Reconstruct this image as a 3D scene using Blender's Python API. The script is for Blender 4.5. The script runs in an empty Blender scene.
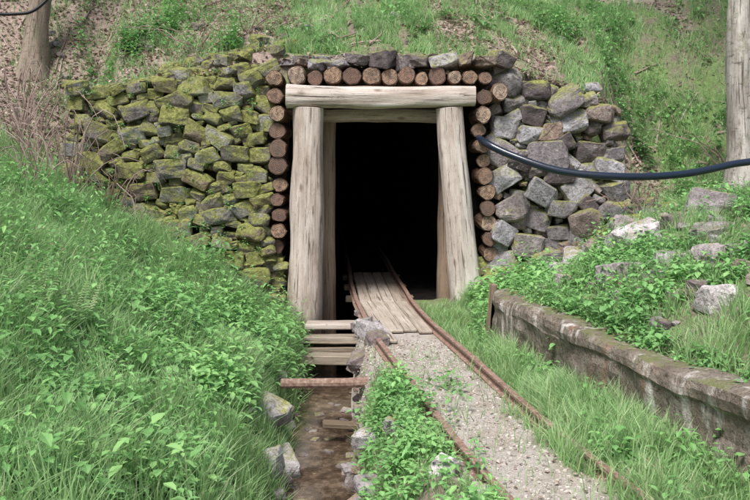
import bpy, bmesh, math, random
import numpy as np
from mathutils import Vector, Matrix, noise as mnoise
random.seed(11); rng=np.random.default_rng(7)
scene=bpy.context.scene
COL=scene.collection

# ------------------------------------------------------------------ utils
def hash2(ix,iy,seed):
    h=(ix.astype(np.int64)*374761393+iy.astype(np.int64)*668265263+seed*1274126177)&0xffffffff
    h=((h^(h>>13))*1274126177)&0xffffffff
    h=h^(h>>16)
    return (h&0xffff)/65535.0
def vn(x,y,s=1.0,seed=0):
    x=np.asarray(x,float)/s; y=np.asarray(y,float)/s
    ix=np.floor(x); iy=np.floor(y); fx=x-ix; fy=y-iy
    fx=fx*fx*(3-2*fx); fy=fy*fy*(3-2*fy)
    a=hash2(ix,iy,seed); b=hash2(ix+1,iy,seed); c=hash2(ix,iy+1,seed); d=hash2(ix+1,iy+1,seed)
    return (a*(1-fx)+b*fx)*(1-fy)+(c*(1-fx)+d*fx)*fy
def fbm(x,y,s,seed=0,o=3):
    r=0;a=1;t=0
    for i in range(o):
        r=r+a*vn(x,y,s/(2**i),seed+i*17); t+=a; a*=.5
    return r/t
def ss(x,a,b):
    t=np.clip((np.asarray(x,float)-a)/(b-a),0,1); return t*t*(3-2*t)

class Acc:
    def __init__(s): s.V=[];s.F=[];s.M=[];s.R=[];s.T=[];s.L=[];s.n=0
    def add(s,V,F,rnd=0.5,tip=0.0,lc=None,mat=0):
        V=np.asarray(V,float).reshape(-1,3);F=np.asarray(F,int).reshape(-1,3)
        n=len(V)
        s.V.append(V); s.F.append(F+s.n); s.n+=n
        s.R.append(np.broadcast_to(np.asarray(rnd,float),(n,)).copy())
        s.T.append(np.broadcast_to(np.asarray(tip,float),(n,)).copy())
        s.L.append(V if lc is None else np.asarray(lc,float))
        s.M.append(np.broadcast_to(np.asarray(mat,int),(len(F),)).copy())
def build(name,acc,mats,smooth=False,parent=None):
    V=np.concatenate(acc.V);F=np.concatenate(acc.F);M=np.concatenate(acc.M)
    me=bpy.data.meshes.new(name)
    me.vertices.add(len(V)); me.vertices.foreach_set('co',V.astype(np.float32).ravel())
    me.loops.add(F.size); me.loops.foreach_set('vertex_index',F.astype(np.int32).ravel())
    me.polygons.add(len(F)); me.polygons.foreach_set('loop_start',np.arange(0,F.size,3,dtype=np.int32))
    me.polygons.foreach_set('material_index',M.astype(np.int32))
    me.polygons.foreach_set('use_smooth',np.full(len(F),bool(smooth)))
    for nm,arr in (('rnd',np.concatenate(acc.R)),('tip',np.concatenate(acc.T))):
        a=me.attributes.new(nm,'FLOAT','POINT'); a.data.foreach_set('value',arr.astype(np.float32))
    a=me.attributes.new('lc','FLOAT_VECTOR','POINT'); a.data.foreach_set('vector',np.concatenate(acc.L).astype(np.float32).ravel())
    me.update(calc_edges=True); me.validate()
    for m in mats: me.materials.append(m)
    ob=bpy.data.objects.new(name,me); COL.objects.link(ob)
    if parent: ob.parent=parent
    return ob

# ------------------------------------------------------------------ materials
class MB:
    def __init__(s,name):
        s.m=bpy.data.materials.new(name); s.m.use_nodes=True; s.nt=s.m.node_tree
        s.b=s.nt.nodes['Principled BSDF']; s.out=s.nt.nodes['Material Output']
        s.b.inputs['Specular IOR Level'].default_value=.25
    def n(s,t,ins=None,**kw):
        nd=s.nt.nodes.new(t)
        for k,v in kw.items(): setattr(nd,k,v)
        for k,v in (ins or {}).items():
            if hasattr(v,'is_output'): s.nt.links.new(v,nd.inputs[k])
            else: nd.inputs[k].default_value=v
        return nd
    def link(s,a,b): s.nt.links.new(a,b)
    def attr(s,name,o='Fac'): return s.n('ShaderNodeAttribute',attribute_name=name).outputs[o]
    def pos(s): return s.n('ShaderNodeNewGeometry').outputs['Position']
    def noise(s,vec,sc,det=4,rough=.6,dist=0): return s.n('ShaderNodeTexNoise',{'Vector':vec,'Scale':sc,'Detail':det,'Roughness':rough,'Distortion':dist}).outputs['Fac']
    def map(s,vec,sc): return s.n('ShaderNodeMapping',{'Vector':vec,'Scale':sc}).outputs[0]
    def ramp(s,f,stops):
        r=s.n('ShaderNodeValToRGB',{'Fac':f}); e=r.color_ramp.elements
        while len(e)<len(stops): e.new(.5)
        for i,(p,c) in enumerate(stops): e[i].position=p; e[i].color=(*c,1) if len(c)==3 else c
        return r.outputs[0]
    def mix(s,f,a,b,bt='MIX'):
        nd=s.n('ShaderNodeMix',data_type='RGBA',blend_type=bt)
        for i,v in ((0,f),(6,a),(7,b)):
            if hasattr(v,'is_output'): s.nt.links.new(v,nd.inputs[i])
            else: nd.inputs[i].default_value=(*v,1) if isinstance(v,tuple) and len(v)==3 else v
        return nd.outputs[2]
    def math(s,op,a,b=0.0,c=None):
        nd=s.n('ShaderNodeMath',operation=op)
        for i,v in enumerate((a,b,c)):
            if v is None: continue
            if hasattr(v,'is_output'): s.nt.links.new(v,nd.inputs[i])
            else: nd.inputs[i].default_value=v
        return nd.outputs[0]
    def col(s,c):
        if hasattr(c,'is_output'): s.link(c,s.b.inputs['Base Color'])
        else: s.b.inputs['Base Color'].default_value=(*c,1)
    def rough(s,v):
        if hasattr(v,'is_output'): s.link(v,s.b.inputs['Roughness'])
        else: s.b.inputs['Roughness'].default_value=v
    def bump(s,h,st=.5,d=.01):
        b=s.n('ShaderNodeBump',{'Height':h,'Strength':st,'Distance':d}); s.link(b.outputs[0],s.b.inputs['Normal'])
W=(1,1,1);K=(0,0,0)

def leafmat(name,stops,tipc,tf=.35,trans=.35):
    m=MB(name)
    base=m.ramp(m.attr('rnd'),stops)
    c=m.mix(m.math('MULTIPLY',m.attr('tip'),tf),base,tipc)
    m.col(c); m.rough(.5); m.b.inputs['Specular IOR Level'].default_value=.3
    tr=m.n('ShaderNodeBsdfTranslucent',{'Color':c})
    mx=m.n('ShaderNodeMixShader',{'Fac':trans,1:m.b.outputs[0],2:tr.outputs[0]})
    m.link(mx.outputs[0],m.out.inputs['Surface']); return m.m
M_grass=leafmat('grass_blade',[(0,(.16,.29,.085)),(.4,(.25,.44,.155)),(.8,(.35,.56,.24)),(.93,(.44,.59,.30)),(1,(.58,.55,.37))],(.46,.64,.35),.5,.4)
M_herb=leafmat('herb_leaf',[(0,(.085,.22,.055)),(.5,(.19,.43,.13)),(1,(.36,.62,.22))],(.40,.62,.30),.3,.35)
M_dry=leafmat('dead_leaf',[(0,(.15,.095,.07)),(.4,(.30,.21,.175)),(.8,(.46,.36,.31)),(1,(.62,.53,.48))],(.3,.2,.15),.2,.15)
M_tleaf=leafmat('tree_leaf',[(0,(.07,.15,.04)),(1,(.15,.28,.08))],(.2,.3,.1),.2,.4)
M_flower=leafmat('pink_petal',[(0,(.5,.12,.3)),(1,(.7,.25,.45))],(.8,.4,.6),.2,.3)

def rockmat(name,moss,tint=(1,1,1)):
    m=MB(name); p=m.pos(); r=m.attr('rnd')
    base=m.ramp(r,[(0,(.08,.07,.075)),(.3,(.17,.15,.155)),(.5,(.26,.255,.275)),(.65,(.24,.18,.145)),(.85,(.31,.31,.345)),(1,(.44,.44,.46))])
    n1=m.noise(p,9,6,.7); n2=m.noise(p,45,5,.7)
    c=m.mix(m.ramp(n1,[(.35,K),(.7,W)]),m.mix(1.0,base,(.55,.51,.49),'MULTIPLY'),m.mix(1.0,base,(1.4,1.37,1.34),'MULTIPLY'))
    c=m.mix(m.ramp(n2,[(.3,W),(.5,K)]),c,(.07,.055,.045))
    n3=m.noise(p,14,5,.75)
    c=m.mix(m.ramp(n3,[(.60,K),(.70,(.6,.6,.6))]),c,(.54,.53,.50))
    nz=m.n('ShaderNodeSeparateXYZ',{0:m.n('ShaderNodeNewGeometry').outputs['Normal']}).outputs[2]
    n4=m.noise(p,3.6,6,.75)
    f=m.math('ADD',m.math('MULTIPLY',nz,.28),n4)
    mossc=m.ramp(m.noise(p,30,6,.75),[(.3,(.075,.08,.022)),(.5,(.19,.20,.06)),(.7,(.36,.37,.14))])
    c=m.mix(m.ramp(f,[(.84-moss,K),(1.02-moss,(.95,.95,.95))]),c,mossc)
    c=m.mix(1.0,c,tint,'MULTIPLY')
    m.col(c); m.rough(.9)
    m.bump(m.math('ADD',m.math('MULTIPLY',n1,1.0),m.math('MULTIPLY',n2,.45)),1.0,.03)
    return m.m
M_rockL=rockmat('mossy_stone',.45,(1.08,1.08,1.05)); M_rockR=rockmat('grey_stone',.25,(1.2,1.19,1.2)); M_rockB=rockmat('bank_stone',.10,(1.4,1.34,1.32))

def woodmat(name,stops,crack=.8,knots=True,sc=1.0,moss=False):
    m=MB(name); lc=m.attr('lc','Vector')
    g=m.noise(m.map(lc,(26*sc,26*sc,1.3)),1.0,7,.7,.5)
    g2=m.noise(m.map(lc,(60,60,1.6)),1.0,4,.6,.3)
    big=m.noise(m.map(lc,(4,4,1.6)),1.0,5,.65)
    f=m.math('ADD',m.math('MULTIPLY',g,.5),m.math('MULTIPLY',big,.5))
    f=m.math('ADD',f,m.math('MULTIPLY',m.math('SUBTRACT',m.attr('rnd'),.5),.25))
    c=m.ramp(f,stops)
    cr=m.ramp(g2,[(.31,W),(.41,K)])
    c=m.mix(m.math('MULTIPLY',cr,crack),c,(.10,.07,.055))
    sp=m.noise(lc,38,4,.8)
    c=m.mix(m.ramp(sp,[(.30,(.6,.6,.6)),(.42,K)]),c,(.14,.10,.075))
    h=m.math('SUBTRACT',g,m.math('MULTIPLY',cr,.6))
    if knots:
        v=m.n('ShaderNodeTexVoronoi',{'Vector':m.map(lc,(6,6,2.6)),'Scale':1.0}).outputs['Distance']
        k=m.ramp(v,[(.06,W),(.15,K)])
        c=m.mix(m.math('MULTIPLY',k,.7),c,(.17,.11,.08))
    if moss:
        mm=m.noise(m.pos(),5,6,.75)
        c=m.mix(m.ramp(mm,[(.52,K),(.64,(.75,.75,.75))]),c,(.20,.20,.13))
        mm2=m.noise(m.map(m.pos(),(9,9,22)),1.0,5,.7)
        c=m.mix(m.ramp(mm2,[(.34,(.8,.8,.8)),(.44,K)]),c,(.10,.085,.075))
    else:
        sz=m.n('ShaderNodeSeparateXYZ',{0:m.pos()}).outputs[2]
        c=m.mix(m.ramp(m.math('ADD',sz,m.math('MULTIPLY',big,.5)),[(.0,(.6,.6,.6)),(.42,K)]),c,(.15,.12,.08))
    m.col(c); m.rough(.85); m.bump(h,.9,.015); return m.m
M_beam=woodmat('weathered_timber',[(.34,(.26,.20,.165)),(.45,(.46,.38,.33)),(.55,(.61,.535,.485)),(.68,(.75,.70,.655))],.9)
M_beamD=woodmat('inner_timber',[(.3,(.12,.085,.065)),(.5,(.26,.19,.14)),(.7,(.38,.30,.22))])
M_plank=woodmat('plank_wood',[(.3,(.26,.21,.17)),(.5,(.46,.39,.33)),(.7,(.64,.58,.52))],.8,False)
M_plankp=woodmat('pale_plank_wood',[(.3,(.50,.40,.36)),(.5,(.72,.63,.58)),(.7,(.82,.77,.72))],.4,False)
M_bark=woodmat('log_bark',[(.3,(.06,.035,.025)),(.5,(.15,.09,.06)),(.7,(.26,.17,.12))],.6,False)
M_tbark=woodmat('tree_bark',[(.36,(.15,.13,.115)),(.46,(.36,.325,.295)),(.62,(.60,.57,.53))],.8,True,.5,True)
M_tbarkB=woodmat('tree_bark_brown',[(.3,(.12,.095,.07)),(.5,(.25,.20,.16)),(.7,(.38,.32,.26))],.7,False,.6,True)
M_twig=woodmat('twig_bark',[(.3,(.14,.09,.075)),(.5,(.32,.23,.20)),(.7,(.48,.39,.35))],.2,False)
m=MB('log_end_grain'); lc=m.attr('lc','Vector'); s=m.n('ShaderNodeSeparateXYZ',{0:lc})
r=m.math('SQRT',m.math('ADD',m.math('MULTIPLY',s.outputs[0],s.outputs[0]),m.math('MULTIPLY',s.outputs[1],s.outputs[1])))
nz=m.noise(m.pos(),30,3)
ring=m.math('SINE',m.math('ADD',m.math('MULTIPLY',r,420),m.math('MULTIPLY',nz,5)))
c=m.ramp(m.attr('rnd'),[(0,(.20,.12,.095)),(.4,(.32,.20,.15)),(.7,(.46,.31,.21)),(1,(.60,.47,.37))])
c=m.mix(m.math('MULTIPLY_ADD',ring,.2,.2),c,m.mix(1.0,c,(.45,.4,.36),'MULTIPLY'))
c=m.mix(m.ramp(m.noise(m.pos(),36,5,.8),[(.38,W),(.58,K)]),c,(.10,.07,.06))
c=m.mix(m.ramp(m.noise(m.pos(),8,3,.6),[(.48,K),(.7,(.7,.7,.7))]),c,(.13,.10,.085))
c=m.mix(m.ramp(m.attr('tip'),[(.82,K),(.9,W)]),c,(.06,.04,.03))
m.col(c); m.rough(.85); m.bump(m.math('ADD',ring,m.math('MULTIPLY',nz,3)),.4,.004); M_end=m.m
m=MB('rusty_steel'); p=m.pos(); n=m.noise(p,35,6,.7)
m.col(m.ramp(n,[(.3,(.12,.07,.055)),(.5,(.25,.16,.125)),(.7,(.40,.31,.26))])); m.rough(.75); m.bump(n,.5,.004); M_rust=m.m
m=MB('black_polythene'); m.col((.012,.020,.038)); m.rough(.22); m.b.inputs['Specular IOR Level'].default_value=.6
m.bump(m.noise(m.pos(),25,3),.2,.005); M_hose=m.m
m=MB('cable_sheath'); m.col((.015,.015,.018)); m.rough(.45); M_cable=m.m
m=MB('stained_concrete'); p=m.pos(); n1=m.noise(p,5,6,.7); n2=m.noise(p,30,5,.75)
c=m.ramp(n1,[(.3,(.14,.11,.085)),(.5,(.26,.215,.175)),(.7,(.40,.35,.305))])
c=m.mix(m.ramp(n2,[(.34,W),(.5,K)]),c,(.09,.07,.055))
st=m.noise(m.map(p,(9,9,1.2)),1.0,5,.65)
c=m.mix(m.ramp(st,[(.55,K),(.66,(.85,.85,.85))]),c,(.72,.68,.64))
st2=m.noise(m.map(p,(6,6,1.2)),1.3,4,.6)
c=m.mix(m.ramp(st2,[(.58,K),(.7,(.7,.7,.7))]),c,(.34,.16,.09))
nrm=m.n('ShaderNodeSeparateXYZ',{0:m.n('ShaderNodeNewGeometry').outputs['Normal']}).outputs[2]
mz=m.math('MULTIPLY',m.ramp(nrm,[(.4,K),(.8,W)]),m.ramp(m.noise(p,7,4),[(.42,K),(.6,W)]))
c=m.mix(mz,c,(.19,.20,.09))
sz=m.n('ShaderNodeSeparateXYZ',{0:p}).outputs[2]
c=m.mix(m.ramp(m.math('ADD',sz,m.math('MULTIPLY',n1,.25)),[(.10,(.7,.7,.7)),(.26,K)]),c,(.10,.095,.05))
m.col(c); m.rough(.9); m.bump(m.math('ADD',n1,m.math('MULTIPLY',n2,.5)),1.0,.05); M_conc=m.m
m=MB('gravel_stone'); c=m.ramp(m.attr('rnd'),[(0,(.24,.205,.18)),(.5,(.44,.40,.355)),(1,(.60,.56,.51))])
m.col(c); m.rough(.9); M_grav=m.m
m=MB('tunnel_rock_shade'); n=m.noise(m.pos(),4,6,.7)
m.col(m.ramp(n,[(.3,(.006,.005,.005)),(.7,(.022,.019,.017))])); m.rough(1); m.b.inputs['Specular IOR Level'].default_value=.05; m.bump(n,1,.1); M_tun=m.m  # rock coloured near-black so the tunnel's deep shade is in the colour
m=MB('ditch_water'); p=m.pos(); n=m.noise(p,10,6,.7)
m.col(m.ramp(n,[(.35,(.03,.022,.015)),(.5,(.075,.053,.036)),(.68,(.19,.14,.10))])); m.rough(.04); m.b.inputs['Specular IOR Level'].default_value=.9
m.bump(m.noise(p,14,3),.2,.01); M_water=m.m
m=MB('ground_soil'); p=m.pos(); n1=m.noise(p,2.5,6,.65); n2=m.noise(p,28,6,.75)
soil=m.ramp(n2,[(.3,(.11,.085,.065)),(.7,(.31,.255,.21))])
green=m.ramp(n2,[(.3,(.10,.14,.05)),(.7,(.24,.34,.13))])
c=m.mix(m.ramp(n1,[(.42,K),(.6,W)]),green,soil)
lit=m.ramp(n2,[(.3,(.16,.115,.09)),(.5,(.34,.26,.22)),(.7,(.52,.44,.39))])
c=m.mix(m.attr('tip'),c,lit)
gr=m.ramp(m.noise(p,110,6,.8),[(.3,(.30,.27,.235)),(.5,(.47,.43,.385)),(.7,(.62,.58,.53))])
gr=m.mix(m.ramp(m.noise(p,3.5,6,.75),[(.46,K),(.62,(.8,.8,.8))]),gr,(.33,.28,.215))
c=m.mix(m.attr('rnd'),c,gr)
m.col(c); m.rough(.95); m.bump(n2,.8,.03); M_ground=m.m

# ------------------------------------------------------------------ terrain functions
def xt(y):
    y=np.asarray(y,float); t=8.1-y
    r=.08+.0973*t+.0123*t*t
    r=np.where(y>8.1,.08-.06*(y-8.1),r)
    return np.where(y<0,1.675-.3*y,r)
def xd(y): return np.interp(y,[-200,-3,0,3,4.6,6.5,7.5,8.4],[-40,-.9,-.35,-.22,-.32,-.43,-.42,-.42])
def hw(y): return np.interp(y,[0,3,4.6,6.5,7.5,8.4],[.2,.2,.21,.24,.23,.22])
def xw(y):
    y=np.asarray(y,float); return np.where(y<6.1,.95+.24*(6.1-y),.95+.05*(y-6.1))
def topz(x): return np.interp(x,[-60,-8,-4,-2.8,-.9,1.1,1.8,2.4,4,8,60],[9,3.3,2.35,2.1,2.40,2.42,2.2,1.98,2.0,2.8,10])
def H(x,y):
    x=np.asarray(x,float); y=np.asarray(y,float)
    D=xd(y);w=hw(y);T=xt(y)
    d=(D-w)-x
    zl=-.62+ss(d,-.03,.16)*.34+.6*np.clip(d-.1,0,3.4)+.27*np.clip(d-3.5,0,60)
    xe=D+w; wd=np.maximum((T-.36)-xe,.06)
    q=np.clip((x-xe)/wd,0,1)
    zr=-.62+.57*(1-(1-q)**2.2)
    e=x-xw(y); h0=.38*ss(-y,-6.75,-6.25)
    s1=.42+.2*ss(y,6,7.3); e1=np.maximum(e-.1,0)
    zb=h0*ss(e,.07,.13)+s1*np.minimum(e1,1.3)+.22*np.clip(e1-1.3,0,60)
    z=np.where(x<D,zl,zr+zb)
    s=np.abs(x-T)
    nm=np.where(x<D,ss(d,.0,.3),ss(s,.35,.6))
    z=z+nm*((fbm(x,y,.9,3)-.5)*.24+(fbm(x,y,.22,9)-.5)*.09)
    hill=topz(x)+.52*np.clip(y-8.35,0,50)+(fbm(x,y,1.3,21)-.5)*.36+(fbm(x,y,.3,29)-.5)*.18
    out=np.maximum(ss(x,2.2,3.3),ss(-x,2.6,3.5))
    rw=.08+2.9*out
    f=np.clip((y-8.34)/rw,0,1)
    f=f*f*(3-2*f)*(out)+f*(1-out)
    return z*(1-f)+hill*f
def masks(x,y):
    s=x-xt(y)
    edge=.23-.11*ss(-y,-5.2,-4.2)*(s>0)
    g=(1-ss(np.abs(s+.02)+ (fbm(x,y,.25,41)-.5)*.26-edge,0,.16))*(y<8.4)
    g=np.maximum(g,(ss(s,-.75,-.5)*(1-ss(s,-.3,-.2))*ss(y,5.0,5.5)*(y<8))*(fbm(x,y,.3,44)>.4))
    l=ss(fbm(x,y,.9,51)+.38*ss(-x,.8,1.8)*ss(y,8.2,8.6)*(1-ss(-x,4.4,5.2)*.6)+.05,.56,.74)*(y>8)
    l=np.maximum(l,ss(fbm(x,y,.6,53)+.12*ss(x,2.2,2.5)*(1-ss(x,3.0,3.3))*ss(y,7.6,8),.62,.74))
    l=np.maximum(l,.9*ss(-x,2.6,3.0)*ss(y,6.6,7.5)*ss(fbm(x,y,.5,57),.3,.5))
    return g,l
def axis(lo,hi,step,far):
    c=np.arange(lo,hi+1e-6,step); v=step
    a=[hi]
    while a[-1]<far: v*=1.35; a.append(a[-1]+v)
    b=[lo];v=step
    while b[-1]>-far: v*=1.35; b.append(b[-1]-v)
    return np.concatenate([b[:0:-1],c,a[1:]])
gx=axis(-5.2,5.2,.045,220); gy=axis(1.5,12.5,.045,220)
gy=np.sort(np.concatenate([gy,[8.335,8.345,8.38,8.43]]))
X,Y=np.meshgrid(gx,gy); Z=H(X,Y)
G,L=masks(X,Y)
nx,ny=len(gx),len(gy)
idx=np.arange(nx*ny).reshape(ny,nx)
q=np.stack([idx[:-1,:-1],idx[:-1,1:],idx[1:,1:],idx[1:,:-1]],-1).reshape(-1,4)
cx=X.ravel()[q].mean(1);cy=Y.ravel()[q].mean(1)
q=q[~((cx>-.82)&(cx<.97)&(cy>8.33)&(cy<8.45))]
a=Acc(); a.add(np.stack([X,Y,Z],-1).reshape(-1,3),np.concatenate([q[:,[0,1,2]],q[:,[0,2,3]]]),rnd=G.ravel(),tip=L.ravel())
xs_=np.linspace(-1.1,1.25,30); V=[];F=[]
for x_ in xs_: V+=[(x_,8.352,2.0),(x_,8.356,float(topz(x_))-.03),(x_,8.62,float(H(x_,8.62))+.01)]
for i in range(29):
    for j in range(2): F+=[[3*i+j,3*i+3+j,3*i+4+j],[3*i+j,3*i+4+j,3*i+1+j]]
a.add(V,F,rnd=0,tip=.3)
build('ground',a,[M_ground],True)

# ------------------------------------------------------------------ primitives
def tube(acc,pts,rad,seg=12,rnd=.5,mat=0,capmat=None,noise=0.0,square=0.0,seed=0,flat=1.0):
    pts=np.asarray(pts,float); n=len(pts); rad=np.broadcast_to(np.asarray(rad,float),(n,))
    tang=np.gradient(pts,axis=0); tang/=np.linalg.norm(tang,axis=1)[:,None]
    ref=np.array([0,1,0.]) if abs(tang[0][1])<.8 else np.array([0,0,1.])
    V=[];LC=[];al=0
    th=np.linspace(0,2*np.pi,seg,endpoint=False)
    for i in range(n):
        t=tang[i]; u=np.cross(ref,t);u/=np.linalg.norm(u);v=np.cross(t,u)
        if i: al+=np.linalg.norm(pts[i]-pts[i-1])
        r=rad[i]*np.ones(seg)
        if square: r=r*(1+square*(1/np.maximum(np.abs(np.cos(th)),np.abs(np.sin(th)))-1))
        if noise: r=r*(1+noise*(vn(np.cos(th)*1.3+seed*3.1,np.sin(th)*1.3+al*2.0,.6,seed)-.5)*2)
        cu=r*np.cos(th);cv=r*np.sin(th)*flat
        V.append(pts[i]+cu[:,None]*u+cv[:,None]*v)
        LC.append(np.stack([cu+seed*1.7,cv,np.full(seg,al)+seed*.9],-1))
    V=np.concatenate(V);LC=np.concatenate(LC)
    F=[]
    j=np.arange(seg);k=(j+1)%seg
    for i in range(n-1):
        a0=i*seg+j;b0=i*seg+k;c0=(i+1)*seg+k;d0=(i+1)*seg+j
        F.append(np.stack([a0,b0,c0],-1));F.append(np.stack([a0,c0,d0],-1))
    acc.add(V,np.concatenate(F),rnd=rnd,lc=LC,mat=mat)
    for e in (0,n-1):
        base=V[e*seg:(e+1)*seg]; c=pts[e]; lcb=LC[e*seg:(e+1)*seg]-np.array([seed*1.7,0,0])
        tn=tang[e]*(1 if e else -1)
        VV=np.concatenate([base,c+(base-c)*.9+tn*rad[e]*.03,[c+tn*rad[e]*.04]])
        LL=np.concatenate([lcb,lcb*.9,[[0,0,0]]])
        FF=np.concatenate([np.stack([j,k,k+seg],-1),np.stack([j,k+seg,j+seg],-1),np.stack([j+seg,k+seg,np.full(seg,2*seg)],-1)])
        tp=np.concatenate([np.ones(seg),np.full(seg,.8),[0]])
        acc.add(VV,FF if e else FF[:,::-1],rnd=rnd,tip=tp,lc=LL,mat=mat if capmat is None else capmat)
def plank(acc,c,size,rot=(0,0,0),rnd=.5,mat=0,bev=.008,jit=.004):
    bm=bmesh.new(); bmesh.ops.create_cube(bm,size=1)
    for v in bm.verts: v.co=Vector((v.co.x*size[0],v.co.y*size[1],v.co.z*size[2]))
    es=[e for e in bm.edges if abs((e.verts[0].co-e.verts[1].co).x)>size[0]*.5]
    bmesh.ops.subdivide_edges(bm,edges=es,cuts=max(2,int(size[0]/.12)))
    bmesh.ops.bevel(bm,geom=[e for e in bm.edges if e.calc_face_angle(0)>.5],offset=bev,segments=1,affect='EDGES')
    bmesh.ops.triangulate(bm,faces=bm.faces)
    bm.verts.index_update()
    o=random.random()*10
    lc=[(v.co.z+o,v.co.y+o,v.co.x) for v in bm.verts]
    R=Matrix.Rotation(rot[2],3,'Z')@Matrix.Rotation(rot[1],3,'Y')@Matrix.Rotation(rot[0],3,'X')
    V=[]
    for v in bm.verts:
        d=mnoise.noise_vector(Vector((v.co.x*6+o,v.co.y*9,v.co.z*9)))*jit
        V.append(R@(v.co+d)+Vector(c))
    F=[[v.index for v in f.verts] for f in bm.faces]; bm.free()
    acc.add([tuple(v) for v in V],F,rnd=rnd,lc=lc,mat=mat)

def make_rock(seed,detail=True):
    rr=random.Random(seed); bm=bmesh.new()
    for sx in (-1,1):
        for sy in (-1,1):
            for sz in (-1,1):
                bm.verts.new((sx*rr.uniform(.5,1),sy*rr.uniform(.5,1),sz*rr.uniform(.5,1)))
    for i in range(5 if detail else 2):
        v=Vector((rr.gauss(0,1),rr.gauss(0,1),rr.gauss(0,1))).normalized()*rr.uniform(.95,1.2); bm.verts.new(v)
    r=bmesh.ops.convex_hull(bm,input=bm.verts[:])
    dl=list({g for g in r['geom_interior']+r['geom_unused'] if isinstance(g,bmesh.types.BMVert)})
    if dl: bmesh.ops.delete(bm,geom=dl,context='VERTS')
    if detail:
        bmesh.ops.dissolve_limit(bm,angle_limit=.2,verts=bm.verts[:],edges=bm.edges[:])
        bmesh.ops.bevel(bm,geom=bm.edges[:],offset=.085,segments=1,affect='EDGES')
        bmesh.ops.triangulate(bm,faces=bm.faces)
        bmesh.ops.subdivide_edges(bm,edges=bm.edges[:],cuts=2,use_grid_fill=True)
        bmesh.ops.triangulate(bm,faces=bm.faces)
        for v in bm.verts:
            v.co+=mnoise.noise_vector(v.co*1.6+Vector((seed,0,0)))*.11+mnoise.noise_vector(v.co*4.5+Vector((seed,3,0)))*.05
    else: bmesh.ops.triangulate(bm,faces=bm.faces)
    bm.verts.index_update()
    V=np.array([v.co[:] for v in bm.verts]);F=np.array([[v.index for v in f.verts] for f in bm.faces]); bm.free()
    return V,F
ROCKS=[make_rock(i) for i in range(30)]
PEB=[make_rock(100+i,False) for i in range(12)]
def rot_m(rx,ry,rz): return np.array(Matrix.Rotation(rz,3,'Z')@Matrix.Rotation(ry,3,'Y')@Matrix.Rotation(rx,3,'X'))
def rock(acc,c,hs,rot=(0,0,0),rnd=None,lib=ROCKS,mat=0):
    V,F=random.choice(lib); fl=np.array([random.choice((-1,1)) for _ in range(3)])
    VV=(V*np.array(hs)*fl)@rot_m(*rot).T+np.array(c)
    if fl.prod()<0: F=F[:,::-1]
    acc.add(VV,F,rnd=random.random() if rnd is None else rnd,mat=mat)

# ------------------------------------------------------------------ dry stone walls (irregular rubble packing)
def facey(x,z,top):
    return 8.22-.13*(top-z)-.12*(float(fbm(x,z,.8,15))-.5)*2
def rubble(x0,x1,sizes,zb,asp=1.45,tilt=.28,over=1.28):
    a=Acc(); P=np.zeros((0,3))
    for r,tries in sizes:
        xs=rng.uniform(x0,x1,tries); zs=rng.uniform(zb,2.5,tries)
        gz=H(xs,np.full(tries,7.95)); tz=topz(xs)+(fbm(xs,xs*0,.5,5)-.5)*.26
        for x,z,g_,t_ in zip(xs,zs,gz,tz):
            if z<g_-.05 or z>t_-r*.3: continue
            if len(P) and (((x-P[:,0])/asp)**2+(z-P[:,1])**2<(.84*(r+P[:,2]))**2).any(): continue
            P=np.vstack([P,[x,z,r]])
    for (x,z,r) in P:
        r*=random.uniform(.95,1.1)
        y=facey(x,z,2.3)+random.uniform(-.04,.035)+ (.03 if r<.05 else 0)
        rock(a,(x,y,z),(r*asp*over*.92,max(r*1.2,.08),r*over*random.uniform(.8,1.0)),(random.uniform(-.35,.35),random.gauss(0,tilt),random.uniform(-.35,.35)))
    return a
aL=rubble(-3.05,-1.05,[(.088,160),(.066,900),(.050,3000),(.038,5000),(.026,8000)],-.5,asp=1.65,tilt=.27,over=1.26)
for i in range(90):
    x=random.uniform(-3.5,-.98); y=random.uniform(7.5,8.0); z=float(H(x,y))
    s=random.uniform(.03,.085); rock(aL,(x,y,z+s*.3),(s*1.5,s,s*.7),(random.uniform(-.5,.5),random.uniform(-.5,.5),random.uniform(0,3)))
for i in range(130):
    x=random.uniform(-3.2,-.9); y=random.uniform(8.25,8.75); z=float(H(x,y)) if y>8.42 else float(topz(x))
    s=random.uniform(.035,.085); rock(aL,(x,y,z+s*.1),(s*1.5,s,s*.7),(random.uniform(-.3,.3),random.uniform(-.3,.3),random.uniform(0,3)))
for i in range(16):
    rock(aL,(random.uniform(-1.1,-.93),random.uniform(7.95,8.1),random.uniform(-.45,.22)),(random.uniform(.07,.12),.11,random.uniform(.04,.07)),(0,random.uniform(-.3,.3),random.uniform(-.3,.3)))
build('dry_stone_wall',aL,[M_rockL],False)
aR=rubble(1.2,2.45,[(.125,60),(.10,500),(.08,1500),(.062,3000),(.045,4500),(.03,5000)],.0,asp=1.45,tilt=.3,over=1.24)
for i in range(60):
    x=random.uniform(1.05,2.9); y=random.uniform(7.4,8.05); z=float(H(x,y))
    s=random.uniform(.03,.10); rock(aR,(x,y,z+s*.4),(s*1.4,s,s*.8),(random.uniform(-.5,.5),random.uniform(-.5,.5),random.uniform(0,3)))
for i in range(40):
    x=random.uniform(2.2,3.1); y=random.uniform(8.1,8.6); z=float(H(x,y)); s=random.uniform(.04,.09)
    rock(aR,(x,y,z+s*.2),(s*1.4,s,s*.8),(random.uniform(-.4,.4),random.uniform(-.4,.4),random.uniform(0,3)))
x=-.62
while x<1.2:
    w=random.uniform(.13,.27); rock(aR,(x+w/2,8.12+random.uniform(-.04,.05),2.385+random.uniform(-.02,.03)),(w*.6,.17,random.uniform(.055,.095)),(random.uniform(-.2,.2),random.uniform(-.2,.2),random.uniform(-.4,.4))); x+=w
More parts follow.
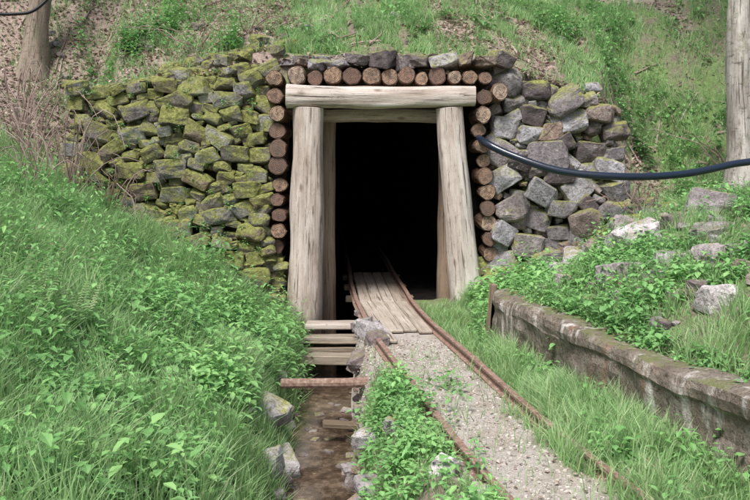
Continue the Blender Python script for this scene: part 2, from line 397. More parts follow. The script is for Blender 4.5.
for i in range(30):
    x=random.uniform(-.9,1.4); rock(aR,(x,8.28+random.uniform(0,.2),float(topz(x))-.02+random.uniform(0,.05)),(random.uniform(.06,.13),.1,random.uniform(.04,.07)),(0,random.uniform(-.3,.3),random.uniform(0,3)))
build('dry_stone_wall',aR,[M_rockR],False)

aB=Acc()
for (x,y,s) in [(1.75,7.2,.18),(2.2,7.0,.20),(2.05,6.2,.15),(2.6,6.6,.18),(1.75,5.6,.14),(2.25,5.2,.13),(2.0,4.6,.12),(3.0,7.2,.20),(1.5,6.7,.12),(3.2,6.4,.17),(1.9,7.6,.16),(1.45,5.9,.09),(2.7,7.8,.16),(1.55,7.3,.11),(2.45,5.9,.13),(2.9,6.9,.14),(2.35,7.5,.14),(2.1,5.6,.10),(3.3,7.6,.15),(2.4,6.4,.11),(2.15,6.6,.15),(1.85,6.5,.12)]:
    z=float(H(x,y)); rock(aB,(x,y,z+s*.25),(s*1.35,s,s*.8),(random.uniform(-.3,.3),random.uniform(-.3,.3),random.uniform(0,3)),rnd=random.choice((.25,.45,.8,.9,1)))
for i in range(420):
    y=random.uniform(4.3,8.1); x=float(xw(y))+random.uniform(.3,2.6); s=random.uniform(.015,.065); z=float(H(x,y))
    rock(aB,(x,y,z+s*.3),(s*1.3,s,s*.7),(random.uniform(-.3,.3),random.uniform(-.3,.3),random.uniform(0,3)))
for i in range(70):
    x=random.uniform(-4.5,5); y=random.uniform(8.6,10.5); s=random.uniform(.02,.07); z=float(H(x,y))
    rock(aB,(x,y,z+s*.05),(s*1.3,s,s*.7),(random.uniform(-.3,.3),random.uniform(-.3,.3),random.uniform(0,3)))
build('bank_boulders',aB,[M_rockB],False)
aD=Acc()
for i in range(150):
    y=random.uniform(2.6,7.6); sd=random.choice((-1,1)); x=float(xd(y))+sd*(float(hw(y))+random.uniform(-.07,.07)); z=float(H(x,y)); s=random.uniform(.015,.06)
    rock(aD,(x,y,z+s*.2),(s*1.3,s,s*.7),(random.uniform(-.4,.4),random.uniform(-.4,.4),random.uniform(0,3)),rnd=random.uniform(.1,.8))
for i in range(40):
    y=random.uniform(2.6,7.0); x=float(xd(y))+random.uniform(-.2,.2); s=random.uniform(.02,.05)
    rock(aD,(x,y,-.575),(s*1.3,s,s*.7),(0,0,random.uniform(0,3)),rnd=random.uniform(.1,.6))
for (x,y,s) in [(-.03,6.55,.11),(-.12,6.2,.10),(.02,6.25,.09),(-.1,6.9,.08),(-.02,4.6,.08),(-.02,4.1,.08),(-.58,4.9,.11),(-.70,5.2,.12),(-.62,4.5,.10),(.12,4.3,.07),(.02,3.7,.08),(-.50,4.0,.09),(-.76,6.1,.09),(.32,3.6,.06),(-.05,6.75,.07),(-.78,4.95,.08),(.0,3.4,.07),(.45,3.35,.05)]:
    z=float(H(x,y)); rock(aD,(x,y,z+s*.35),(s*1.4,s,s*.8),(random.uniform(-.3,.3),random.uniform(-.3,.3),random.uniform(0,3)),rnd=random.choice((.3,.5,.9,1)))
build('ditch_stones',aD,[M_rockB],False)

# ------------------------------------------------------------------ tunnel
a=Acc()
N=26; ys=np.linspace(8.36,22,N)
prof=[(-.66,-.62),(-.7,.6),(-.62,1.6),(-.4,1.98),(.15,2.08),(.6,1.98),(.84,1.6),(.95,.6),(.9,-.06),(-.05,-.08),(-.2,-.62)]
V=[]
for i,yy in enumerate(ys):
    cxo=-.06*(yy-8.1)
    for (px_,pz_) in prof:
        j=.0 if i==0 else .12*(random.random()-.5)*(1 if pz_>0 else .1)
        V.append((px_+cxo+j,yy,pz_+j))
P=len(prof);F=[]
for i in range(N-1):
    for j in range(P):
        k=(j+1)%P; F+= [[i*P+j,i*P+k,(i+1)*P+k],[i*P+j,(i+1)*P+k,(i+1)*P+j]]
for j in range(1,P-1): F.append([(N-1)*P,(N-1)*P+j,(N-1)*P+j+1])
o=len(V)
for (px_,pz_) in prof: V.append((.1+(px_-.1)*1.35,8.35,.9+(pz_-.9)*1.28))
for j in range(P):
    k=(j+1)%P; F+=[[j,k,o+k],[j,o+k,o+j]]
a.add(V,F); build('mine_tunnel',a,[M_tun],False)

# ------------------------------------------------------------------ timber portal
E=bpy.data.objects.new('timber_mine_portal',None); COL.objects.link(E)
def log(name,p0,p1,r0,r1,sq,seed,mat,n=40,seg=40,flat=1,bend=.02,noise=.06):
    a=Acc(); t=np.linspace(0,1,n)[:,None]; p0=np.array(p0);p1=np.array(p1)
    pts=p0+(p1-p0)*t; pts[:,0]+=bend*np.sin(t[:,0]*3.1+seed)*(abs((p1-p0)[2])>.5); pts[:,2]+=bend*.5*np.sin(t[:,0]*4+seed)*(abs((p1-p0)[0])>.5)
    rr_=(r0+(r1-r0)*t[:,0])*(1+.05*(vn(t[:,0]*7,t[:,0]*0+seed,1,seed)-.5)*2)
    tube(a,pts,rr_,seg,rnd=.4+.25*random.random(),noise=noise,square=sq,seed=seed,flat=flat)
    return build(name,a,[mat],True,E)
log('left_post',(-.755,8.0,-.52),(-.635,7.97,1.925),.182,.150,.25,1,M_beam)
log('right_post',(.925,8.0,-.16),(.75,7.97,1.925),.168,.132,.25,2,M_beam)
log('lintel',(-.86,7.94,2.035),(.975,7.94,2.03),.112,.098,.45,3,M_beam,flat=1.15,bend=.02,noise=.07)
log('inner_left_post',(-.52,8.42,-.5),(-.52,8.42,1.9),.125,.10,.2,4,M_beamD)
log('inner_right_post',(.80,8.42,-.1),(.735,8.42,1.9),.12,.10,.2,5,M_beamD)
log('inner_header',(-.62,8.36,1.87),(.86,8.36,1.87),.075,.07,.3,6,M_beam)
for i,zz in enumerate(np.arange(-.3,1.8,.24)):
    for sx in (-1,1):
        a=Acc(); plank(a,(.1+sx*(.70+.03*(i%2))+(.02),8.62,zz),(.55,.03,.2),(0,0,math.pi/2),rnd=random.random()); build('lagging_board_%d_%s'%(i,'l' if sx<0 else 'r'),a,[M_beamD],False,E)

a=Acc(); sd=10
def logend(x,z,r):
    global sd; sd+=1
    y0=7.97+random.uniform(-.07,.04)
    dx=random.uniform(-.03,.03)
    pts=[(x,y0,z),(x,y0+.02,z),(x+dx,y0+.25,z),(x+dx*2,y0+.5,z)]
    tube(a,pts,[r*.97,r,r*1.02,r],18,rnd=random.random(),noise=.12,seed=sd,mat=0,capmat=1,flat=random.uniform(.85,1.08))
x=-.86
while x<1.1:
    r=random.uniform(.066,.1); logend(x+r,2.14+r+random.uniform(-.005,.02),r); x+=2*r*random.uniform(.97,1.04)
for z,x,r in [(2.21,-.97,.085),(2.04,-.99,.085),(1.87,-.98,.08),(1.70,-.965,.085),(1.53,-.955,.088),(1.36,-.965,.10),(1.17,-.96,.08),(1.02,-.965,.07),(.87,-.97,.075),(.71,-.975,.08),(.55,-.99,.07)]:
    logend(x+random.uniform(-.02,.02),z,r)
for z,x,r in [(2.03,1.075,.085),(1.86,1.05,.08),(1.71,1.03,.075),(1.56,1.06,.08),(1.41,1.08,.075),(1.26,1.09,.08),(1.10,1.10,.085),(.94,1.12,.075),(.79,1.13,.085),(.63,1.15,.08),(.48,1.16,.08),(2.08,1.22,.08)]:
    logend(x+random.uniform(-.015,.015),z,r)
build('stacked_logs',a,[M_bark,M_end],False)
a=Acc()
for i in range(14):
    rock(a,(random.uniform(-1.06,-.93),random.uniform(7.98,8.12),random.uniform(.12,.46)),(random.uniform(.07,.11),.11,random.uniform(.04,.07)),(0,random.uniform(-.3,.3),random.uniform(-.3,.3)))
for i in range(12):
    rock(a,(random.uniform(1.06,1.3),random.uniform(7.98,8.12),random.uniform(.0,.4)),(random.uniform(.07,.11),.11,random.uniform(.04,.08)),(0,random.uniform(-.3,.3),random.uniform(-.3,.3)))
build('footing_stones',a,[M_rockL],False)

# ------------------------------------------------------------------ track
E2=bpy.data.objects.new('mine_rail_track',None); COL.objects.link(E2)
prof=np.array([(-.033,0),(.033,0),(.033,.008),(.008,.016),(.007,.045),(.019,.050),(.019,.066),(-.019,.066),(-.019,.050),(-.007,.045),(-.008,.016),(-.033,.008)])
ysr=np.concatenate([np.arange(-2,8.2,.1),np.arange(8.2,20,.4)])
for nm,off in (('left_rail',-.28),('right_rail',.28)):
    a=Acc();V=[];P=len(prof)
    for yy in ysr:
        xx=float(xt(yy)); sl=float(xt(yy+.01)-xt(yy-.01))/.02; nn=np.array([1,-sl])/math.hypot(1,sl)
        wob=.008*math.sin(yy*2.1+off*9); zz=-.052+.008*math.sin(yy*1.3+off)
        for (u,w_) in prof: V.append((xx+nn[0]*(off+u)+wob,yy+nn[1]*(off+u),zz+w_))
    F=[]
    for i in range(len(ysr)-1):
        for j in range(P):
            k=(j+1)%P;F+=[[i*P+j,(i+1)*P+k,i*P+k],[i*P+j,(i+1)*P+j,(i+1)*P+k]]
    a.add(V,F);build(nm,a,[M_rust],False,E2)
a=Acc()
for yy in list(np.arange(-1.5,6.6,.62))+[8.6,9.4,10.2]:
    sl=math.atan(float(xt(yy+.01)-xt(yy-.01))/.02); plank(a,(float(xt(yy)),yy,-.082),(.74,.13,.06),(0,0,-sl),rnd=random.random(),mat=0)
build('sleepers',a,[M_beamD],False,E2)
a=Acc()
for k in range(4):
    off=-.18+.12*k
    for (ya,yb) in [(6.25+random.uniform(0,.45),8.05),(8.07,10.2)]:
        xa=float(xt(ya))+off; xb=float(xt(yb))+off; L_=math.hypot(xb-xa,yb-ya)
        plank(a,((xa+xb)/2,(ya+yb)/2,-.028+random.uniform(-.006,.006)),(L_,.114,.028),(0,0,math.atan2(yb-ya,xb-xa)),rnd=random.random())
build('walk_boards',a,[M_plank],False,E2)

a=Acc(); plank(a,(-.37,7.62,-.17),(.60,.34,.05),(-.08,0,.02),rnd=.55); plank(a,(-.38,7.33,-.25),(.64,.22,.06),(-.1,0,-.03),rnd=.6,mat=1); plank(a,(-.37,7.08,-.37),(.72,.20,.08),(-.05,.02,.04),rnd=.45,mat=1)
plank(a,(-.37,7.47,-.33),(.5,.05,.2),(0,0,0),rnd=.2,mat=1); plank(a,(-.37,7.22,-.38),(.6,.05,.16),(0,0,0),rnd=.2,mat=1)
build('ditch_step_planks',a,[M_plankp,M_plank],False)
a=Acc()
tube(a,[(-.68,5.66,-.20),(-.2,5.64,-.19),(.14,5.62,-.165)],.034,10,square=.6,flat=1.0)
tube(a,[(-.64,5.74,-.225),(.08,5.73,-.20)],.026,8,square=.8)
build('rusty_cross_rail',a,[M_rust],False)
a=Acc(); plank(a,(-.20,5.45,-.44),(.34,.09,.04),(0,.12,.15),rnd=.2); build('sunken_plank',a,[M_beamD],False)

a=Acc();V=[];ysw=np.arange(-3,9,.1)
for yy in ysw:
    c_=float(xd(yy)); w_=float(hw(yy))+.1; V+=[(c_-w_,yy,-.56),(c_+w_,yy,-.56)]
F=[]
for i in range(len(ysw)-1): F+=[[2*i,2*i+1,2*i+3],[2*i,2*i+3,2*i+2]]
a.add(V,F);build('ditch_water',a,[M_water],True)

# ------------------------------------------------------------------ concrete wall
a=Acc();V=[]
ysc=np.arange(-3,6.36,.05)
cp=[(-.03,-.15),(-.01,.0),(0,.07),(0,.13),(.0,.2),(.0,.26),(-.02,.285),(-.025,.33),(-.01,.37),(.04,.385),(.1,.385),(.17,.385),(.19,.3),(.2,0)]
P=len(cp)
for i,yy in enumerate(ysc):
    for j,(u,w_) in enumerate(cp):
        nn=mnoise.noise_vector(Vector((yy*1.7,u*4,w_*4)))*.045+mnoise.noise_vector(Vector((yy*8,u*5,w_*12)))*.016
        chip=.03*float(ss(vn(yy,0,.37,77),.7,.85)) if j in(6,7,8) else 0
        V.append((float(xw(yy))+u+nn.x+chip,yy,w_+nn.z*.7-chip*.6))
F=[]
for i in range(len(ysc)-1):
    for j in range(P-1):
        F+=[[i*P+j,i*P+j+1,(i+1)*P+j+1],[i*P+j,(i+1)*P+j+1,(i+1)*P+j]]
e=(len(ysc)-1)*P
for j in range(1,P-1): F.append([e,e+j,e+j+1])
a.add(V,F);build('concrete_retaining_wall',a,[M_conc],False)
a=Acc()
plank(a,(.945,6.42,.12),(.60,.07,.05),(0,-math.pi/2+.05,.3),rnd=.5,bev=.01,jit=.012)
build('wooden_stake',a,[M_beamD],False)

# ------------------------------------------------------------------ hose, cable
def smoothpath(P,n=60):
    P=np.array(P,float); out=[]
    Q=np.concatenate([[2*P[0]-P[1]],P,[2*P[-1]-P[-2]]])
    for i in range(1,len(Q)-2):
        for t in np.linspace(0,1,n//(len(P)-1)+1,endpoint=False):
            p0,p1,p2,p3=Q[i-1:i+3]
            out.append(.5*((2*p1)+(-p0+p2)*t+(2*p0-5*p1+4*p2-p3)*t*t+(-p0+3*p1-3*p2+p3)*t**3))
    out.append(P[-1]); return np.array(out)
a=Acc(); tube(a,smoothpath([(1.0,8.35,1.72),(1.06,7.9,1.60),(1.31,7.72,1.46),(1.76,7.58,1.31),(2.33,7.55,1.26),(2.93,7.7,1.28),(3.46,7.85,1.37),(4.0,8.0,1.50),(5.0,8.6,2.1),(6.5,9.5,3.1)],90),.036,14)
build('black_hose',a,[M_hose],True)
a=Acc(); tube(a,smoothpath([(-6,8.8,3.8),(-4.8,8.9,3.25),(-4.3,9.0,3.05),(-3.95,9.0,3.01),(-3.7,9.1,3.12),(-3.4,9.5,3.7)],50),.018,10)
build('black_cable',a,[M_cable],True)

# ------------------------------------------------------------------ vegetation
def visible(x,y): return (np.abs(x)<.50*y+.4)
def gdens(x,y):
    g,l=masks(x,y)
    s=x-xt(y); D=xd(y);w=hw(y)
    m=np.ones_like(x)
    m*=1-((x>D-w+.0)&(x<D+w+.02)&(y<8.4))
    m*=1-.95*ss(g,.35,.8)*(np.abs(s)<.8)
    m*=1-((np.abs(s)<.27)&(y>5.9)&(y<8.4))
    m*=1-((y>7.8)&(y<8.47)&(x>-1.1)&(x<1.15))
    m*=1-((y>7.98)&(y<8.36)&(x>-2.95)&(x<2.45))
    m*=1-((np.abs(s+.28)<.035)|(np.abs(s-.28)<.035))
    m*=1-((x>xw(y)-.02)&(x<xw(y)+.2)&(y<6.4))*.93
    m*=1-.72*l
    bare=ss(fbm(x,y,.45,171),.50,.64)*.8*((y>8.4)|((x>1.2)&(y>4)))
    return m*(1-bare)
def sample(n,x0,x1,y0,y1):
    x=rng.uniform(x0,x1,n);y=rng.uniform(y0,y1,n)
    k=visible(x,y)&(rng.random(n)<gdens(x,y)); return x[k],y[k]
def grass(acc,x,y,h,w,patch=0.0):
    n=len(x); z=H(x,y)-.01
    az=rng.uniform(0,2*np.pi,n); h=h*rng.uniform(.4,1.3,n)*(.4+1.2*fbm(x,y,.35,95)); w=w*rng.uniform(.6,1.3,n)
    dd=(xd(y)-hw(y))-x; h=h*np.where((dd>-.05)&(dd<.25)&(y<6),.55,1)
    la=vn(x,y,.14,91)*12.6; lean=h*(.15+.75*rng.random(n)); dx=np.cos(la+rng.normal(0,.8,n))*lean;dy=np.sin(la+rng.normal(0,.8,n))*lean
    sx=np.cos(az)*w*.5;sy=np.sin(az)*w*.5
    hz=np.sqrt(np.maximum(h*h-lean*lean*.8,h*h*.15))
    V=np.empty((n,5,3))
    V[:,0]=np.stack([x-sx,y-sy,z],-1);V[:,1]=np.stack([x+sx,y+sy,z],-1)
    V[:,2]=np.stack([x-sx*.8+dx*.35,y-sy*.8+dy*.35,z+hz*.66],-1);V[:,3]=np.stack([x+sx*.8+dx*.35,y+sy*.8+dy*.35,z+hz*.66],-1)
    V[:,4]=np.stack([x+dx,y+dy,z+hz],-1)
    b=(np.arange(n)*5)[:,None,None]
    F=(np.array([[0,1,3],[0,3,2],[2,3,4]])[None]+b).reshape(-1,3)
    r=np.clip(fbm(x,y,.6,61)*.95+rng.normal(0,.2,n)-.04+patch,0,.92); r=np.where(rng.random(n)<.05,1.0,r)
    acc.add(V.reshape(-1,3),F,rnd=np.repeat(r,5),tip=np.tile([0,0,.5,.5,1.],n))
LEAF=np.array([(0,0,0),(-.5,.38,.10),(0,.35,0),(.5,.38,.10),(-.36,.72,.05),(0,.7,-.03),(.36,.72,.05),(0,1.05,-.10)])
LF=np.array([(0,2,1),(0,3,2),(1,2,5),(1,5,4),(2,3,6),(2,6,5),(4,5,7),(5,6,7)])
def leaves(acc,P,az,L_,wd,pitch,r):
    n=len(P); c,s_=np.cos(az),np.sin(az)
    X_=LEAF[None,:,0]*(L_*wd)[:,None]; Yl=LEAF[None,:,1]*L_[:,None]; Zl=LEAF[None,:,2]*L_[:,None]
    cp_,sp=np.cos(pitch)[:,None],np.sin(pitch)[:,None]
    Yf=Yl*cp_-Zl*sp; Zf=Yl*sp+Zl*cp_
    V=np.stack([P[:,0,None]+X_*c[:,None]-Yf*s_[:,None],P[:,1,None]+X_*s_[:,None]+Yf*c[:,None],P[:,2,None]+Zf],-1)
    F=(LF[None]+(np.arange(n)*8)[:,None,None]).reshape(-1,3)
    acc.add(V.reshape(-1,3),F,rnd=np.repeat(r,8),tip=np.tile(LEAF[:,1],n))
def herbs(acc,x,y,hmax,size,nl=11,seed=0,asp=(.5,.85),bright=0.0,tall=False,z=None):
    n=len(x); z=H(x,y) if z is None else z
    hh=hmax*rng.uniform(.35,1.15,n)*(0.5+1.0*vn(x,y,.3,70+seed)); az0=rng.uniform(0,6.28,n); lx=rng.normal(0,.15,n)*hh;ly=rng.normal(0,.15,n)*hh
    base=np.clip(fbm(x,y,.5,81+seed)*.9+rng.normal(0,.15,n)+bright,0,1); sz=size*rng.uniform(.5,1.4,n); ar=rng.uniform(*asp,n)
    for k in range(nl):
        f=1-(k/nl)*(.85 if tall else .75)
        az=az0+(k*2.39996 if not tall else (k%2)*math.pi+(k//2)*1.4)+rng.normal(0,.25,n)
        rad=hh*(.12+.28*(1-f)+.12*rng.random(n)) if not tall else sz*.15
        P=np.stack([x+lx*f-np.sin(az)*rad,y+ly*f+np.cos(az)*rad,z+hh*f],-1)
        tsz=sz*((.5+.8*(1-f)) if tall else 1)
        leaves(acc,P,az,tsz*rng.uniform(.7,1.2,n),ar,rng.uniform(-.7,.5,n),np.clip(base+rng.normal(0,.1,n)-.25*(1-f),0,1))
    w=.0025; V=np.empty((n,3,3)); V[:,0]=np.stack([x-w,y,z-.01],-1);V[:,1]=np.stack([x+w,y,z-.01],-1);V[:,2]=np.stack([x+lx,y+ly,z+hh],-1)
    acc.add(V.reshape(-1,3),np.arange(n*3).reshape(-1,3),rnd=.4)

a=Acc()
x,y=sample(250000,-5,-.3,2.2,8.2); grass(a,x,y,.24,.006,.06)
x,y=sample(40000,-.4,1.3,2.4,7.8); grass(a,x,y,.12,.005,.05)
x,y=sample(60000,.9,1.9,2.4,7.9); k=x<xw(y)+.02; grass(a,x[k],y[k],.19,.0055,.08)
x,y=sample(95000,1.0,5,2.5,8.4); grass(a,x,y,.13,.0058)
x,y=sample(150000,-6,6,8.3,11.3); grass(a,x,y,.13,.008,.0)
build('grass',a,[M_grass])
a=Acc()
def hsample(n,x0,x1,y0,y1,thr,sc,seed):
    x,y=sample(n,x0,x1,y0,y1); k=fbm(x,y,sc,seed)>thr
    dd=(xd(y)-hw(y))-x; k&=~((dd>-.05)&(dd<.28)&(y<5.8)&(x<0)); return x[k],y[k]
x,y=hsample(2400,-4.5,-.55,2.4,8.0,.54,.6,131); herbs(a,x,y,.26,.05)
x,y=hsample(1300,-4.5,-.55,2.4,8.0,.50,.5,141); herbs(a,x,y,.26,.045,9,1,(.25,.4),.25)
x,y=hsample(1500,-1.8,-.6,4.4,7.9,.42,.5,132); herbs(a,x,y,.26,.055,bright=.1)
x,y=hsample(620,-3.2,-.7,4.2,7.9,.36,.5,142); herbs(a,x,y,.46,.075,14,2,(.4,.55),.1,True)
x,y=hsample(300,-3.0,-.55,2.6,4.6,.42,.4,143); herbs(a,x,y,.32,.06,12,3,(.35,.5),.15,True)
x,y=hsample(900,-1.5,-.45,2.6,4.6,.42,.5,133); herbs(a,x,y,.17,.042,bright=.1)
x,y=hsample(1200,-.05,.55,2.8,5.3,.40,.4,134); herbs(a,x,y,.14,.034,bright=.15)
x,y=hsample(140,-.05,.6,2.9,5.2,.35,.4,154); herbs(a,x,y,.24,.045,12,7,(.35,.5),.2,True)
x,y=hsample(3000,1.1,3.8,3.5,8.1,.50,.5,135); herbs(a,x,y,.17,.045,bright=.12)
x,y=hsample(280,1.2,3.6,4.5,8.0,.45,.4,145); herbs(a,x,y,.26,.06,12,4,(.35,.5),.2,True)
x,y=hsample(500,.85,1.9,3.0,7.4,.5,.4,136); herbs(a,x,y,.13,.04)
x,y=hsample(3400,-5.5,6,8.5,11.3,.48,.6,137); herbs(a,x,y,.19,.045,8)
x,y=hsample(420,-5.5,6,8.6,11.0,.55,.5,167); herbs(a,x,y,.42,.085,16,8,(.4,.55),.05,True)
# small shrubs on the slope
for (bx,by,n,s_) in [(-3.0,9.5,60,.25),(-2.5,9.9,40,.2),(-1.6,8.75,22,.13),(2.9,9.4,40,.25),(4.6,9.6,50,.3),(2.3,9.9,40,.25),(-4.9,9.0,40,.25),(3.3,8.6,20,.15)]:
    xx=rng.normal(bx,s_,n); yy=rng.normal(by,s_*.6,n); yy=np.maximum(yy,8.5); herbs(a,xx,yy,.40,.07,16,9,(.4,.6),-.05,True)
x,y=hsample(300,.95,1.6,6.5,7.9,.2,.4,138); herbs(a,x,y,.30,.055,bright=.1)
n=280; yy=rng.uniform(3,6.3,n); herbs(a,xw(yy)+rng.uniform(.04,.3,n),yy,.12,.035)
n=120; yy=rng.uniform(3,6.3,n); herbs(a,xw(yy)-rng.uniform(.02,.12,n),yy,.15,.035)
n=110; xx=rng.uniform(-2.9,-1.1,n); zz=rng.uniform(.3,2.2,n); k=zz>H(xx,np.full(n,7.9))+.1; xx=xx[k];zz=zz[k]
herbs(a,xx,np.array([facey(p_,q_,2.3)-.09 for p_,q_ in zip(xx,zz)]),.07,.026,9,5,(.5,.8),0,False,zz)
n=220; xx=rng.uniform(-3,2.6,n); herbs(a,xx,rng.uniform(8.36,8.5,n),.10,.035,9,6,(.4,.8),.1,False,topz(xx))
build('wild_herbs',a,[M_herb])
a=Acc()
n=55000;x=rng.uniform(-6,6,n);y=rng.uniform(6.6,11.5,n);g_,l_=masks(x,y);k=visible(x,y)&(rng.random(n)<l_*.8+.05*(y>8))&~((y>7.9)&(y<8.4)&(x>-2.9)&(x<2.4))&~((np.abs(x-.05)<1.0)&(y<8.47))
x=x[k];y=y[k];n=len(x); leaves(a,np.stack([x,y,H(x,y)+rng.uniform(0,.04,n)],-1),rng.uniform(0,6.28,n),rng.uniform(.025,.06,n),rng.uniform(.4,.9,n),rng.uniform(-.6,.8,n),rng.random(n))
n=2500;x=rng.uniform(-2.9,2.4,n);y=rng.uniform(8.3,8.5,n); leaves(a,np.stack([x,y,topz(x)+rng.uniform(0,.06,n)],-1),rng.uniform(0,6.28,n),rng.uniform(.02,.05,n),rng.uniform(.5,.9,n),rng.uniform(-.6,.8,n),rng.random(n))
n=700;y=rng.uniform(3,7,n);x=xt(y)+rng.uniform(-.5,.6,n);leaves(a,np.stack([x,y,H(x,y)+.01],-1),rng.uniform(0,6.28,n),rng.uniform(.012,.03,n),rng.uniform(.5,.9,n),rng.uniform(-.2,.2,n),rng.random(n))
build('leaf_litter',a,[M_dry])
a=Acc();n=16;x=rng.uniform(-2.4,-1.8,n);y=rng.uniform(4.6,5.6,n)
for k in range(5):
    leaves(a,np.stack([x,y,H(x,y)+.26],-1),np.full(n,k*1.257),np.full(n,.015),np.full(n,.8),np.full(n,.2),rng.random(n))
build('pink_wildflowers',a,[M_flower])
a=Acc()
for (fx,fy) in [(-1.85,4.3),(-1.7,4.5),(-2.0,4.6)]:
    for k in range(8):
        az=k*.8+fx; bz=float(H(fx,fy))
        t=np.linspace(.1,1,20); px_=fx+np.cos(az)*.16*t; py_=fy+np.sin(az)*.16*t; pz_=bz+.46*t-.10*t*t
        for sd_ in (-1,1):
            leaves(a,np.stack([px_,py_,pz_],-1),np.full(20,az-math.pi/2+sd_*1.2),.075*(1.1-t),np.full(20,.28),np.full(20,.1),np.full(20,.95))
build('fern_plant',a,[M_grass])

a=Acc(); n=17000; y=rng.uniform(2.4,8.0,n); x=xt(y)+rng.uniform(-.75,.45,n); g_,_=masks(x,y); k=(rng.random(n)<g_); x=x[k];y=y[k]; z=H(x,y)
s=np.abs(x-xt(y)); k=~((s<.27)&(y>6.4)); x=x[k];y=y[k];z=z[k]
for i in range(len(x)):
    V,F=PEB[i%12]; sz=.0025+.007*random.random()**4; ca,sa=math.cos(i),math.sin(i)
    R=np.array([[ca,-sa,0],[sa,ca,0],[0,0,1]]); a.add((V*np.array([1.3,1,.7])*sz)@R.T+np.array([x[i],y[i],z[i]+sz*.3]),F,rnd=random.random())
build('gravel',a,[M_grav])

a=Acc()
def twig(x,y,n,spread,hgt):
    z=float(H(x,y))
    for i in range(n):
        az=random.uniform(0,6.28); L_=random.uniform(.4,1)*spread; h=hgt*random.uniform(.5,1.1)
        t=np.linspace(0,1,9); px_=x+math.cos(az)*L_*t+.03*np.sin(t*9+i); py_=y+math.sin(az)*L_*t*.6; pz_=z+h*np.sin(t*random.uniform(1.6,2.8))+.02*np.sin(t*11+i)
        tube(a,np.stack([px_,py_,pz_],-1),np.linspace(.007,.002,9)*random.uniform(.6,1.3),5,rnd=random.random(),seed=i)
for (x,y,n,s_,h) in [(-2.9,7.6,22,.8,.8),(-3.3,7.8,18,.9,.9),(-2.6,7.9,12,.6,.6),(-3.6,8.2,14,1,.9),(-3.1,8.9,14,1,.5),(-2.0,9.2,8,.9,.3),(-1.4,9.0,6,.8,.3),(2.5,8.0,12,.5,.4),(2.7,8.3,12,.6,.5),(2.6,7.8,10,.5,.4),(4.0,9.2,7,1,.4),(-3.0,7.1,14,.6,.6),(-3.9,9.0,12,.8,.8),(-2.3,7.8,7,.5,.5),(-3.7,7.4,14,.8,.5)]: twig(x,y,n,s_,h)
build('bare_bramble_twigs',a,[M_twig],False)
a=Acc()
for i in range(110):
    x=random.uniform(-4.5,4.5);y=random.uniform(8.6,10.6);az=random.uniform(0,3.14);L_=random.uniform(.15,.6)
    P_=[(x+math.cos(az)*L_*t,y+math.sin(az)*L_*t,float(H(x+math.cos(az)*L_*t,y+math.sin(az)*L_*t))+.03) for t in (0,.33,.66,1)]
    tube(a,P_,[.012,.010,.008,.005],6,rnd=random.random(),seed=i)
build('fallen_sticks',a,[M_twig],False)

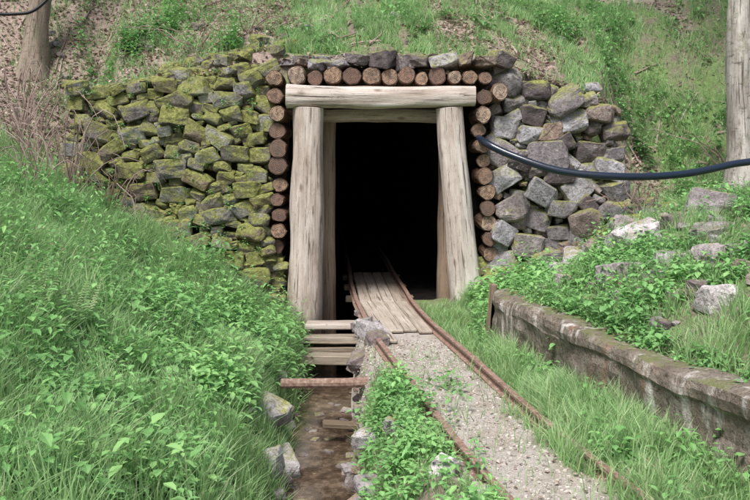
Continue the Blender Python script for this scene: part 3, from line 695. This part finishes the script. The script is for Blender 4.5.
# ------------------------------------------------------------------ trees
def tree(name,x,y,r,h,barkm,lean,seed):
    rr=random.Random(seed); e=bpy.data.objects.new(name,None); COL.objects.link(e)
    z=float(H(x,y))-.2; n=60; t=np.linspace(0,1,n)
    px_=x+lean[0]*t*h+.07*np.sin(t*9+seed); py_=y+lean[1]*t*h+.05*np.cos(t*6+seed); pz_=z+h*t
    rad=r*(1-.8*t); rad[:5]*=np.array([1.9,1.5,1.28,1.12,1.04])
    a=Acc(); tube(a,np.stack([px_,py_,pz_],-1),rad,28,noise=.20,seed=seed); build('trunk',a,[barkm],True,e)
    a=Acc(); tips=[]
    for i in range(14):
        k=rr.randint(int(n*.5),n-2); az=i*2.4+rr.random(); L_=rr.uniform(1.0,2.0)*(1.3-t[k]*.6); tt=np.linspace(0,1,7)
        bx=px_[k]+math.cos(az)*L_*tt; by=py_[k]+math.sin(az)*L_*tt; bz=pz_[k]+L_*.6*tt-.2*tt*tt
        tube(a,np.stack([bx,by,bz],-1),np.linspace(rad[k]*.5,.01,7),7,seed=i)
        for j in (3,4,5,6): tips.append((bx[j],by[j],bz[j]))
    build('limbs',a,[barkm],True,e)
    a=Acc()
    for (bx,by,bz) in tips:
        m_=rr.randint(35,75); s_=rr.uniform(.25,.45); P=np.stack([bx+rng.normal(0,s_,m_),by+rng.normal(0,s_,m_),bz+rng.normal(0,s_*.7,m_)],-1)
        leaves(a,P,rng.uniform(0,6.28,m_),rng.uniform(.06,.11,m_),rng.uniform(.6,.8,m_),rng.uniform(-.8,.5,m_),np.clip(rng.normal(.5,.25,m_),0,1))
    build('crown',a,[M_tleaf],False,e)
tree('tree',3.80,8.3,.145,9,M_tbark,(-.01,.03),3)
tree('tree',-4.10,9.9,.13,9,M_tbarkB,(.05,.04),5)

# ------------------------------------------------------------------ camera, light
cam=bpy.data.cameras.new('camera'); cam.lens=38.4; cam.sensor_width=36; cam.clip_end=1000; cam.clip_start=.05
co=bpy.data.objects.new('camera',cam); co.location=(0,0,1.4); co.rotation_euler=(math.radians(90-6.3),0,0); COL.objects.link(co); scene.camera=co
el=math.radians(60); rotz=math.radians(205)
w=bpy.data.worlds.new('World'); scene.world=w; w.use_nodes=True; nt=w.node_tree
sky=nt.nodes.new('ShaderNodeTexSky'); sky.sky_type='NISHITA'; sky.sun_disc=False; sky.sun_elevation=el; sky.sun_rotation=rotz; sky.air_density=1.0; sky.dust_density=4.0
nt.links.new(sky.outputs[0],nt.nodes['Background'].inputs[0]); nt.nodes['Background'].inputs[1].default_value=.15
sl=bpy.data.lights.new('sun','SUN'); sl.energy=4.4; sl.angle=math.radians(20); sl.color=(1,.975,.94)
so=bpy.data.objects.new('sun',sl); COL.objects.link(so)
d=Vector((math.sin(rotz)*math.cos(el),math.cos(rotz)*math.cos(el),math.sin(el)))
so.rotation_euler=d.to_track_quat('Z','Y').to_euler(); so.location=(0,-5,20)
scene.view_settings.view_transform='Standard'; scene.view_settings.look='None'; scene.view_settings.exposure=0
